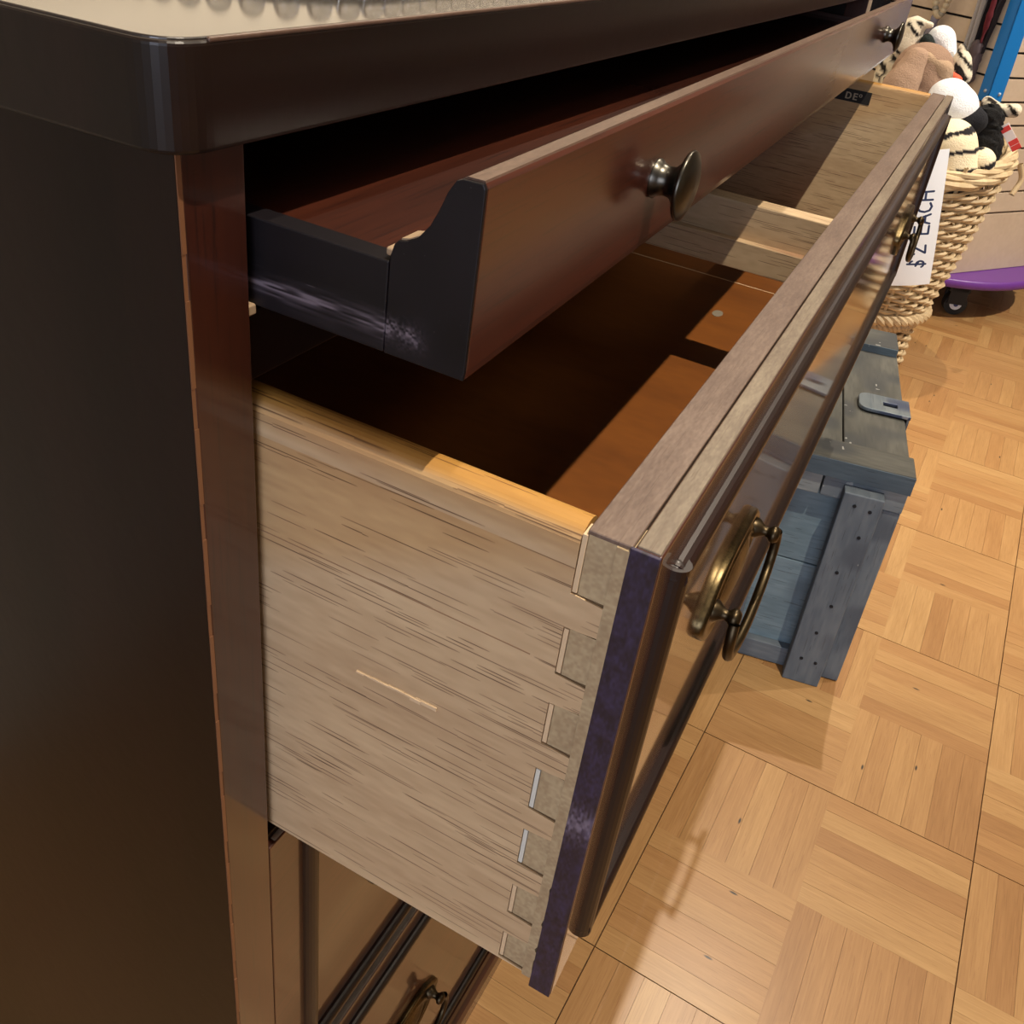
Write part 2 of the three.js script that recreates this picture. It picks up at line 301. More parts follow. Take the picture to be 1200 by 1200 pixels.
// ------------------------------------------------------------------ the chest of drawers
const CW = 0.92;                                     // width of the drawer openings
const chest = thing('chest_of_drawers', 'dark varnished wooden chest with two drawers pulled open', 'chest', [0, FLOOR, 0]);
const UP = [0, -FLOOR, 0];
const cp = (name, geo, mat) => part(name, geo, mat, chest, UP);
const XL = -0.0266, XR = CW + 0.0266, YB = 0.0799, YT = 0.1065, ZB = -0.5;
{
  // tabletop slab with rounded corners
  const s = new THREE.Shape(), r = 0.013, x0 = -0.032, x1 = CW + 0.032, z0 = -0.51, z1 = 0.0055;
  s.moveTo(x0 + r, -z1); s.lineTo(x1 - r, -z1); s.quadraticCurveTo(x1, -z1, x1, -z1 + r); s.lineTo(x1, -z0); s.lineTo(x0, -z0); s.lineTo(x0, -z1 + r); s.quadraticCurveTo(x0, -z1, x0 + r, -z1);
  cp('tabletop', alongY(s, YB, YT - 0.0006, 0.0012, 'x', 3), M.slab);
  { const t = alongY(s, YT - 0.0012, YT, 0.0006, 'x', 3); t.scale(0.9975, 1, 0.9955); t.translate(0.0011, 0, -0.0011); cp('top_veneer', t, M.top); }
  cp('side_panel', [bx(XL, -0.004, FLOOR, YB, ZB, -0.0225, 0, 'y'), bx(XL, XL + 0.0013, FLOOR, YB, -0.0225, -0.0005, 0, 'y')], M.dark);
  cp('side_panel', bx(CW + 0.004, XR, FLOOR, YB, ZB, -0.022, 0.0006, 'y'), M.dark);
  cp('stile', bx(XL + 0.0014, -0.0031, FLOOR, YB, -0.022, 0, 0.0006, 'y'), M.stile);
  cp('stile', bx(CW + 0.0031, XR, FLOOR, YB, -0.022, 0, 0.0006, 'y'), M.mahogany);
  // worn arris along the corner of the left stile
  const pts = []; for (let i = 0; i <= 60; i++) { const y = FLOOR + (YB - FLOOR) * i / 60; pts.push([y, 0.0012 + 0.0005 * pn(i * 0.7, 1.3, 97, 97, 50)]); }
  const gs = []; for (let i = 0; i < 60; i++) { const [ya, wa] = pts[i], [yb] = pts[i + 1]; gs.push(bx(XL + 0.0002, XL + wa + 0.0004, ya, yb, -0.0016, -0.0001 - 0.0002 * (i % 3 === 0))); }
  cp('wear_and_highlight_edge', gs, M.wornEdge);
  cp('wear_and_highlight_edge', bx(-0.019, CW + 0.02, YT - 0.0013, YT + 0.00008, 0.0042, 0.0056, 0.0006, 'x', 3), M.wornHighlight);  // pale strip stands in for the bright glint along the front top edge
  cp('pale_piece', bx(-0.0029, 0.0004, 0.0283, 0.0316, -0.0036, -0.0006, 0.0006, 'y'), M.paleTan);  // pale block painted in for the lit end of the rail
  cp('rail', [bx(-0.0031, CW + 0.0031, 0.0055, 0.0285, -0.03, -0.003, 0.0008)], M.dark);
  cp('rail', [bx(-0.0031, CW + 0.0031, -0.213, -0.2085, -0.03, -0.003, 0.0006)], M.dark);
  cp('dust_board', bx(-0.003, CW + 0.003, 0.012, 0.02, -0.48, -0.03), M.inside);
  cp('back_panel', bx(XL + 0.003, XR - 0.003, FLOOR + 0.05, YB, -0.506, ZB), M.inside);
  cp('plinth', alongX([[-0.02, FLOOR], [0.0085, FLOOR], [0.0085, -0.687], [0.0068, -0.681], [0.0035, -0.677], [0.002, -0.673], [-0.02, -0.673]], XL, XR), M.mahogany);
}
// oval pull with bail, centred at the origin on a face at z = 0
function makePull(parent, x, y, z) {
  const n = 56, a = 0.045, b = 0.0225, ring = (k, zz) => { const o = []; for (let i = 0; i < n; i++) { const t = i / n * Math.PI * 2, w = 1 + 0.03 * Math.cos(t * 6); o.push(V(a * k * w * Math.cos(t), b * k * w * Math.sin(t), zz)); } return o; };
  const prof = [[1.0, 0], [1.0, 0.0022], [0.97, 0.0034], [0.91, 0.0038], [0.86, 0.003], [0.81, 0.0024], [0.76, 0.003], [0.71, 0.0042], [0.66, 0.0042], [0.61, 0.0032], [0.55, 0.0038], [0.4, 0.0054], [0.2, 0.006], [0.01, 0.0061]];
  const pos = [], idx = []; prof.forEach(([k, zz]) => ring(k, zz).forEach(p => pos.push(p.x, p.y, p.z)));
  for (let r = 0; r < prof.length - 1; r++) for (let i = 0; i < n; i++) { const p = r * n + i, q = r * n + (i + 1) % n; idx.push(p, q, p + n, q, q + n, p + n); }
  const g = new THREE.BufferGeometry(); g.setAttribute('position', new THREE.Float32BufferAttribute(pos, 3)); g.setIndex(idx); g.computeVertexNormals();
  part('pull_plate', metres(g), M.brass, parent, [x, y, z]);
  for (const s of [-1, 1]) {
    const l = lathe([[0.0001, 0.0125], [0.0028, 0.0122], [0.0042, 0.0105], [0.0042, 0.0088], [0.0028, 0.0075], [0.0022, 0.006], [0.0032, 0.004], [0.0048, 0.002], [0.005, 0]], 18); l.rotateX(Math.PI / 2);
    part('pull_post', metres(l), M.darkBrass, parent, [x + s * 0.034, y + 0.004, z + 0.0028]);
  }
  part('pull_bail', metres(tube([[-0.0375, 0.004, 0.0135], [-0.0395, -0.003, 0.014], [-0.036, -0.014, 0.0145], [-0.022, -0.021, 0.015], [0, -0.0225, 0.0155], [0.022, -0.021, 0.015], [0.036, -0.014, 0.0145], [0.0395, -0.003, 0.014], [0.0375, 0.004, 0.0135]], 0.0023, 60, 10)), M.darkBrass, parent, [x, y, z]);
}
function drawerGroup(name, a, b, off = [0, 0, 0]) {
  const g = new THREE.Group(); g.name = name; g.position.set(UP[0] + off[0], UP[1] + off[1], UP[2] + off[2]); g.rotation.set(a, b, 0, 'YXZ'); chest.add(g); return g;
}
// a deep drawer in its own frame: x 0..CW, y -0.206..0, front plane z = 0.131
const SOCKETS = [[0.0026, -0.022], [-0.0346, -0.053], [-0.0652, -0.083], [-0.0946, -0.1141], [-0.1249, -0.1431], [-0.1554, -0.1716], [-0.1836, -0.1987]];
function deepDrawer(g, open, low = 0.206) {
  const zS = 0.1085, zT = 0.1188, zF = 0.131, zb = open ? -0.32 : 0.06;
  if (open) {
    // side boards with dovetail tails and a rounded, amber top edge
    for (const s of [0, 1]) {
      const o = []; o.push([zb, -0.2]); o.push([zT, -0.2]);
      for (let i = SOCKETS.length - 1; i >= 0; i--) { const [t, bt] = SOCKETS[i]; o.push([zT, bt - 0.0008], [zS, bt]); o.push([zS, Math.min(t, 0)]); if (i > 0) o.push([zT, t + 0.0008]); }
      o.push([zb, 0]);
      const sh = o.filter((p, i) => i === 0 || Math.hypot(p[0] - o[i - 1][0], p[1] - o[i - 1][1]) > 1e-5);
      // body below the rounded edge
      const body = alongX(sh.map(([z, y]) => [z, Math.min(y, -0.0045)]), s ? CW - 0.012 : 0, s ? CW : 0.012, 'z');
      // rounded top strip
      const prof = []; for (let i = 0; i <= 12; i++) { const t = Math.PI * i / 12; prof.push([0.006 - 0.006 * Math.cos(t), -0.0045 + 0.0045 * Math.sin(t)]); }
      const ss = new THREE.Shape(prof.map(([x, y]) => new THREE.Vector2(x, y)));
      const top = new THREE.ExtrudeGeometry(ss, { depth: zS - zb, bevelEnabled: false }); top.translate(s ? CW - 0.012 : 0, 0, zb);
      const strip = new THREE.BoxGeometry(0.00205, 0.0085, zS - zb, 1, 4, 1); strip.translate(s ? CW - 0.00098 : 0.00098, -0.0087, (zS + zb) / 2);
      metres(body, 'z', 0.3, 0.4);
      const gg = join([body, metres(strip, 'z', 0.3, 0.4), metres(top, 'z', 0.3, 0.4)]);
      gg.computeVertexNormals();
      const p = gg.attributes.position, col = new Float32Array(p.count * 3);
      // subdivide not needed: the amber finish sits on the rounded edge
      for (let i = 0; i < p.count; i++) { const y = p.getY(i), x = s ? CW - p.getX(i) : p.getX(i); const t = Math.max(clamp((y + 0.0125) / 0.0125) * 0.75, clamp((y + 0.004) / 0.003)); col[i * 3] = 1 + (0.8 - 1) * t; col[i * 3 + 1] = 1 + (0.56 - 1) * t; col[i * 3 + 2] = 1 + (0.19 - 1) * t; }
      gg.setAttribute('color', new THREE.BufferAttribute(col, 3));
      const sideMesh = part('drawer_side', gg, M.oak, g);
      if (!s) { part('side_board_seam', bx(-0.00012, 0.001, -0.0502, -0.0498, zb, 0.1), std({ color: 0x9a7a5c, roughness: 0.8 }), g);
        // splintered scar
        const sc = []; for (let k = 0; k < 14; k++) { const z = 0.04 + 0.03 * k / 14, y = -0.0915 + rr(-0.0005, 0.0005); const q = bx(-0.0004 - rnd() * 0.0004, 0.0005, y, y + rr(0.0004, 0.0008) + 0.0009 * (k > 9), z, z + rr(0.003, 0.005), 0, 'z'); sc.push(q); }
        part('splinter_scar', sc, M.chip, g); }
    }
    // pins of the front board, seen in the sockets of the side
    SOCKETS.forEach(([t, b], i) => {
      const tt = Math.min(t, -0.0006);
      part('dovetail_pin', bx(0.0006, 0.012, b + 0.0002, tt - 0.0002, zS + 0.0019, zT + 0.0004, 0, 'y'), M.rawEnd, g);
      const m = [M.chip, M.chip, M.chip, M.glue, M.glue, M.chip, M.chip][i];
      part('socket_sliver', bx(0.0002, 0.006, b + 0.0006, tt - 0.0005, zS + 0.0002, zS + 0.0017, 0.0002, 'y'), m, g);
    });
    // raw end of the front board with a ragged paint edge
    const o = [[zT - 0.0002, -0.2015], [zT - 0.0002, -0.0008]]; for (let i = 0; i <= 90; i++) { const y = -0.0008 - 0.2007 * i / 90; o.push([0.1226 + 0.0017 * (pn(i * 0.55, 2.2, 97, 97, 60) - 0.4) + 0.0005 * (rnd() - 0.5) - 0.0006 * step(50, 90, i), y]); }
    part('raw_board_end', alongX(o, -0.0001, 0.012, 'y'), M.rawEnd, g);
  }
  // front board: thin behind, lip in front
  const zi = open ? 0.1095 : 0.08;
  part('front_board', bx(0.0118, CW - 0.0118, -(low - 0.006), 0.0, zi, 0.1226, 0.0008), M.worn, g);
  if (open) part('board_top', bx(0.0006, CW - 0.0006, -0.0012, 0.0006, 0.1098, 0.1227, 0.0005), M.worn, g);
  part('front_lip', bx(open ? 0.0006 : -0.0027, open ? CW : CW + 0.0022, -low, 0.0008, 0.1232, zF, 0.0007), M.mahogany, g);
  part('lip_top', bx(0.0012, CW - 0.001, 0.0004, 0.0013, 0.1236, zF - 0.0007, 0.0004), M.wornSheenLip, g);
  const end = bx(-0.0002, 0.0011, -0.2062, 0.0006, 0.1222, zF - 0.0003, 0.0003);
  { const p = end.attributes.position, uv = end.attributes.uv; for (let i = 0; i < p.count; i++) uv.setXY(i, p.getZ(i) - 0.1222, p.getY(i) + 0.2066); }
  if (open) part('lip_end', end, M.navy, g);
  // half-round beading, a rectangle on the face
  const bxa = 0.022, bxb = CW - 0.022, bya = -(low - 0.017), byb = -0.0185;
  const half = (L) => { const s = new THREE.Shape(); const r = 0.0042; s.moveTo(-r, 0); for (let i = 0; i <= 10; i++) { const t = Math.PI * (1 - i / 10); s.lineTo(r * Math.cos(t), 0.0048 * Math.sin(t)); } const e = new THREE.ExtrudeGeometry(s, { depth: L, bevelEnabled: true, bevelSize: 0, bevelThickness: 0.0035, bevelSegments: 3, bevelOffset: 0 }); return e; };
  const ball = (x, y) => { const e = new THREE.SphereGeometry(0.0043, 16, 12); e.scale(1, 1, 0.0048 / 0.0043); e.translate(x, y, zF); return metres(e); };
  const by = (x) => { const e = fitTo(half(byb - bya), 'y'); e.translate(x, (bya + byb) / 2, zF); return [metres(e, 'y'), ball(x, bya), ball(x, byb)]; };
  const bX = (y) => { const e = fitTo(half(bxb - bxa - 0.003), 'x'); e.translate((bxa + bxb) / 2, y, zF); return metres(e, 'x'); };
  part('bead_moulding', by(bxa), M.bead, g); part('bead_moulding', by(bxb), M.bead, g); part('bead_moulding', bX(byb), M.bead, g); part('bead_moulding', bX(bya), M.bead, g);
  makePull(g, open ? 0.15 : 0.118, -low / 2 - (open ? 0.003 : 0.012), zF); makePull(g, CW - 0.15, -low / 2 - 0.003, zF);
}
// put an extruded half-round (length on z, bulge on +y) with its length on axis ax and bulge on +z
function fitTo(e, ax) {
  const b = new THREE.Box3().setFromBufferAttribute(e.attributes.position); e.translate(0, 0, -(b.min.z + b.max.z) / 2);
  e.rotateX(Math.PI / 2);            // length z -> -y, bulge y -> z
  if (ax === 'x') e.rotateZ(Math.PI / 2);
  return e;
}
{
  const d2 = drawerGroup('drawer', 0.0179, 0.0227);
  deepDrawer(d2, true);
  part('drawer_bottom', bx(0.012, CW - 0.012, -0.186, -0.18, -0.31, 0.1095, 0, 'z'), M.bottom, d2);
  part('bottom_seam', bx(0.7, 0.7012, -0.1802, -0.1798, -0.31, 0.1095), M.chip, d2);
  part('drawer_back', bx(0.012, CW - 0.012, -0.2, -0.02, -0.32, -0.31), M.oakPlain, d2);
  part('cross_bar', alongX([[-0.31, -0.04], [0.1095, -0.04], [0.1095, -0.087], [-0.31, -0.087]], 0.4845, 0.503, 'z', 0.0008), M.oakPlain, d2);
  part('cross_bar_ledge', alongX([[-0.31, -0.066], [0.1095, -0.066], [0.1095, -0.087], [-0.31, -0.087]], 0.476, 0.4845, 'z', 0.0006), M.oakPlain, d2);
  part('spill_spot', (() => { const g = cyl(0.006, 0.0006, 18); g.scale(1.3, 1, 0.8); g.translate(0.61, -0.1799, 0.008); return g; })(), std({ color: 0x8c8272, roughness: 0.5 }), d2);
  const d3 = drawerGroup('drawer_002', 0, 0, [0, -0.2135, -0.131]); deepDrawer(d3, false);
  const d4 = drawerGroup('drawer_003', 0, 0, [0, -0.433, -0.131]); deepDrawer(d4, false, 0.236);
}
{
  // the shallow top drawer
  const g = drawerGroup('drawer_001', 0.0274, 0.0322);
  const prof = [[0.0424, 0.031], [0.0672, 0.031], [0.0675, 0.0335], [0.0675, 0.0832], [0.0668, 0.0845], [0.0612, 0.0843], [0.0594, 0.0835], [0.0574, 0.0802], [0.0555, 0.0752], [0.0533, 0.0705], [0.0502, 0.0665], [0.047, 0.0645], [0.0445, 0.0640], [0.0434, 0.0628], [0.0424, 0.0595]];
  part('front_board', alongX(prof, 0.0012, CW + 0.035, 'x', 0.0005), M.satin, g);
  const scuffTex = texture(512, 256, 0.075, 0.056, (u, v) => {
    const a = pn(u * 30, v * 20, 30, 20, 70), b = pn(u * 110, v * 90, 110, 90, 71), c = pn(u * 7, v * 5, 7, 5, 72);
    let q = mix([0.045, 0.036, 0.045], [0.095, 0.08, 0.10], c); const z = u * 0.075, y = 0.0305 + v * 0.056;
    const m = Math.exp(-(((y - 0.0385 - 0.02 * (0.04 - z) * 0) / 0.0035) ** 2)) * step(-0.004, 0.02, z) * step(0.058, 0.05, z);
    q = mix(q, [0.48, 0.44, 0.48], clamp(m * (1.6 * a * b + 0.25 * b)) * 0.9);
    if (b > 0.985) q = mix(q, [0.5, 0.48, 0.5], 0.5);
    return q;
  });
  const scuff = phy({ map: scuffTex, roughness: 0.45, specularIntensity: 0.6 });
  const fixUV = (geo) => { const p = geo.attributes.position, uv = geo.attributes.uv; for (let i = 0; i < p.count; i++) uv.setXY(i, clamp(p.getZ(i), 0.001, 0.074), p.getY(i) - 0.0305); return geo; };
  part('worn_highlight_top', alongX([[0.0604, 0.0841], [0.0667, 0.0843], [0.0664, 0.085], [0.0618, 0.0849]], 0.0014, CW + 0.034, 'x'), M.wornHighlight, g);  // worn edge with the lamp highlight put into its pale colour
  part('front_end', fixUV(alongX(prof, 0, 0.0014, 'z', 0.0003)), scuff, g);
  part('drawer_side', fixUV(bx(0, 0.008, 0.031, 0.0577, -0.33, 0.0422, 0.0006, 'z')), scuff, g);
  part('drawer_side', bx(CW - 0.008, CW, 0.031, 0.0577, -0.33, 0.0422, 0.0006, 'z'), M.mahogany, g);
  part('drawer_bottom', bx(0.008, CW - 0.008, 0.05, 0.054, -0.33, 0.0422, 0, 'x'), M.mahogany, g);
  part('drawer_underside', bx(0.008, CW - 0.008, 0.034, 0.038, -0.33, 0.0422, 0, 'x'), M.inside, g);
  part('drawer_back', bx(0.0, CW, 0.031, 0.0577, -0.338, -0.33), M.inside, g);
  part('pale_piece', bx(0.0006, 0.006, 0.0588, 0.0612, 0.0405, 0.0445, 0.0008), M.paleTan, g);  // small pale piece where the side top meets the front
  part('pale_piece', alongX([[0.0448, 0.0636], [0.0505, 0.0664], [0.0505, 0.0669], [0.0472, 0.0651], [0.0448, 0.0645]], 0.0012, 0.009), M.paleTan, g);  // pale sliver along the scoop of the front
  for (const [kx, ky] of [[0.138, 0.058], [0.785, 0.06]]) {
    const l = lathe([[0.0072, 0], [0.0074, 0.0012], [0.0062, 0.0026], [0.0054, 0.005], [0.0058, 0.0075], [0.0085, 0.0098], [0.0124, 0.0112], [0.0131, 0.0122], [0.0126, 0.0134], [0.009, 0.0148], [0.004, 0.0154], [0.0001, 0.0156]], 36);
    l.rotateX(Math.PI / 2); part('knob', metres(l), M.pewter, g, [kx, ky, 0.0674]);
  }
}

// stamped mark on the inner face of the far drawer side
{
  const cv = document.createElement('canvas'); cv.width = 256; cv.height = 96; const c = cv.getContext('2d');
  c.fillStyle = '#17130f'; c.fillRect(0, 0, 256, 96); c.fillStyle = '#a89c86'; c.font = 'bold 74px sans-serif'; c.textAlign = 'center'; c.textBaseline = 'middle'; c.fillText('DE\u00ba', 140, 52);
  const t = new THREE.CanvasTexture(cv); t.colorSpace = THREE.SRGBColorSpace;
  const g = new THREE.BoxGeometry(0.0006, 0.013, 0.04); const mats = std({ map: t, roughness: 0.7 });
  part('stamped_mark', g, mats, chest.getObjectByName('drawer'), [CW - 0.0123, -0.017, 0.032]);
}
// ------------------------------------------------------------------ beaded glass tray on the top
{
  const t = thing('glass_tray', 'clear glass tray with a beaded rim on the chest top', 'tray', [0.193, YT, -0.158]);
  const glass = phy({ color: 0xffffff, roughness: 0.05, transmission: 1, thickness: 0.004, ior: 1.5 });
  const hx = 0.138, hz = 0.124, r = 0.055, s = new THREE.Shape();
  s.moveTo(-hx + r, -hz); s.lineTo(hx - r, -hz); s.quadraticCurveTo(hx, -hz, hx, -hz + r); s.lineTo(hx, hz - r); s.quadraticCurveTo(hx, hz, hx - r, hz); s.lineTo(-hx + r, hz); s.quadraticCurveTo(-hx, hz, -hx, hz - r); s.lineTo(-hx, -hz + r); s.quadraticCurveTo(-hx, -hz, -hx + r, -hz);
  const path = s.getSpacedPoints(88);
  part('tray_base', alongY(s, 0.0022, 0.0052, 0.0008), glass, t);
  const bead = new THREE.SphereGeometry(0.0043, 16, 12); bead.scale(1, 1.15, 1);
  for (let i = 0; i < 88; i++) part('bead', bead, glass, t, [path[i].x, 0.005, -path[i].y]);
}
// ------------------------------------------------------------------ weathered crate
{
  const crate = thing('wooden_crate', 'weathered blue grey wooden crate with a metal hasp on the parquet', 'crate', [0.793, FLOOR, 0.183]);
  crate.rotation.y = 0.197;
  const paint = (base, hi, lo, sd) => texture(512, 512, 0.25, 0.25, (u, v) => {
    const a = pn(u * 4, v * 20, 4, 20, sd), b = pn(u * 16, v * 90, 16, 90, sd + 1), c = pn(u * 6, v * 6, 6, 6, sd + 2), e = pn(u * 50, v * 50, 50, 50, sd + 3);
    let q = mix(base, hi, clamp(0.5 * a + 0.4 * b - 0.15)); q = mix(q, lo, 0.7 * step(0.5, 0.85, c)); if (e * c > 0.78) q = mix(q, [0.72, 0.72, 0.70], 0.6); return q;
  }, true, pores(300, [10, 60], [0.4, 1.1], [0.1, 0.5], [0.16, 0.17, 0.18]));
  const blue = paint([0.38, 0.46, 0.50], [0.50, 0.58, 0.62], [0.33, 0.39, 0.43], 80), grey = paint([0.25, 0.25, 0.23], [0.36, 0.355, 0.33], [0.19, 0.20, 0.21], 90), slate = paint([0.33, 0.37, 0.41], [0.46, 0.49, 0.51], [0.27, 0.30, 0.34], 100);
  const mBlue = std({ map: blue, roughness: 0.75, bumpMap: blue, bumpScale: 0.0006 }), mGrey = std({ map: grey, roughness: 0.8, bumpMap: grey, bumpScale: 0.0008 }), mSlate = std({ map: slate, roughness: 0.75, bumpMap: slate, bumpScale: 0.0007 });
  const mDeep = std({ map: blue, color: 0xa8aab2, roughness: 0.75, bumpMap: blue, bumpScale: 0.0006 });
  const mPale = std({ map: paint([0.46, 0.49, 0.50], [0.58, 0.60, 0.60], [0.34, 0.38, 0.42], 110), roughness: 0.8 });
  const H = 0.302, wl = -0.128, wr = 0.0245, L = 0.43;
  // long side boards, each two planks
  for (const [a, b] of [[0.002, 0.148], [0.15, H - 0.006]]) { part('side_plank', bx(0.024, L - 0.006, a, b, wr - 0.016, wr - 0.002, 0.0012, 'x'), mSlate, crate); part('side_plank', bx(0.024, L - 0.006, a, b, wl + 0.002, wl + 0.016, 0.0012, 'x'), mSlate, crate); }
  part('bottom_board', bx(0.034, L - 0.02, 0.004, 0.016, wl + 0.016, wr - 0.016), mGrey, crate);
  // near end: two recessed planks, rails top and bottom, cleats
  part('end_plank', bx(0.033, 0.045, 0.02, 0.158, wl + 0.016, wr - 0.016, 0.001, 'z'), mBlue, crate);
  part('end_plank', bx(0.0335, 0.045, 0.1595, H - 0.02, wl + 0.016, wr - 0.016, 0.001, 'z'), mBlue, crate);
  part('end_rail', bx(0.021, 0.033, 0.001, 0.03, wl, -0.03, 0.0015, 'z'), mSlate, crate);
  part('end_rail', bx(0.018, 0.034, H - 0.034, H - 0.004, wl + 0.06, wr, 0.0015, 'z'), mPale, crate);
  part('end_rail', bx(0.018, 0.034, H - 0.034, H - 0.004, wl, wl + 0.058, 0.0015, 'z'), mPale, crate);
  part('corner_post', bx(0.0205, 0.0335, 0.001, H - 0.035, 0.0004, wr, 0.0018, 'y'), mSlate, crate);
  part('end_cleat', bx(0, 0.02, 0, H - 0.012, -0.045, 0, 0.0018, 'y'), mSlate, crate);
  const nail = std({ color: 0x20242a, roughness: 0.6, metalness: 0.6 });
  for (const [yy, zz] of [[0.275, -0.03], [0.272, -0.012], [0.235, -0.014], [0.18, -0.024], [0.13, -0.017], [0.085, -0.023], [0.04, -0.03], [0.038, -0.012]]) { const g = cyl(0.0022, 0.0012, 10); g.rotateZ(Math.PI / 2); part('nail', g, nail, crate, [-0.0003, yy, zz]); }
  // far end
  part('end_plank', bx(L - 0.02, L - 0.008, 0.004, H - 0.006, wl + 0.016, wr - 0.016, 0.001, 'z'), mBlue, crate);
  // lid: two planks, battens across near and far end
  const y0 = H - 0.003, y1 = H + 0.011;
  part('lid_plank', bx(0.02, L, y0, y1, -0.052, wr - 0.001, 0.0015, 'x'), mGrey, crate);
  part('lid_plank', bx(0.02, L, y0, y1 - 0.0006, wl, -0.0535, 0.0015, 'x'), mGrey, crate);
  part('lid_batten', bx(0.014, 0.06, y1 - 0.001, y1 + 0.0085, wl - 0.001, wr + 0.001, 0.002, 'z'), mGrey, crate);
  part('batten_end', bx(0.0128, 0.0142, y0 - 0.002, y1 + 0.0072, wl - 0.001, wr + 0.001, 0.0005, 'z'), mDeep, crate);
  part('lid_batten', bx(L - 0.062, L, y1 - 0.001, y1 + 0.013, wl - 0.001, wr - 0.002, 0.003, 'z'), mGrey, crate);
  part('batten_end', bx(L - 0.0632, L - 0.0618, y1, y1 + 0.0115, wl - 0.001, wr - 0.003, 0.0005, 'z'), mDeep, crate);
  // hasp bent over the lid edge, with a slot
  const hs = new THREE.Shape(); hs.moveTo(0.168, 0.028); hs.lineTo(0.212, 0.028); hs.lineTo(0.212, -0.022); hs.quadraticCurveTo(0.210, -0.033, 0.2, -0.034); hs.lineTo(0.18, -0.034); hs.quadraticCurveTo(0.169, -0.033, 0.168, -0.022); hs.closePath();
  const hole = new THREE.Path(); hole.moveTo(0.184, -0.005); hole.lineTo(0.196, -0.005); hole.lineTo(0.196, 0.014); hole.lineTo(0.184, 0.014); hole.closePath(); hs.holes.push(hole);
  const hg = new THREE.ExtrudeGeometry(hs, { depth: 0.003, bevelEnabled: true, bevelSize: 0.0008, bevelThickness: 0.0008, bevelSegments: 2 }); hg.rotateX(Math.PI / 2); hg.translate(0, y1 + 0.0062, 0);
  const metal = std({ map: paint([0.38, 0.42, 0.45], [0.52, 0.55, 0.56], [0.20, 0.23, 0.34], 120), roughness: 0.5, metalness: 0.5 });
  part('hasp', [metres(hg), bx(0.168, 0.212, y1 - 0.038, y1 + 0.006, 0.0252, 0.0285, 0.0008)], metal, crate);
}
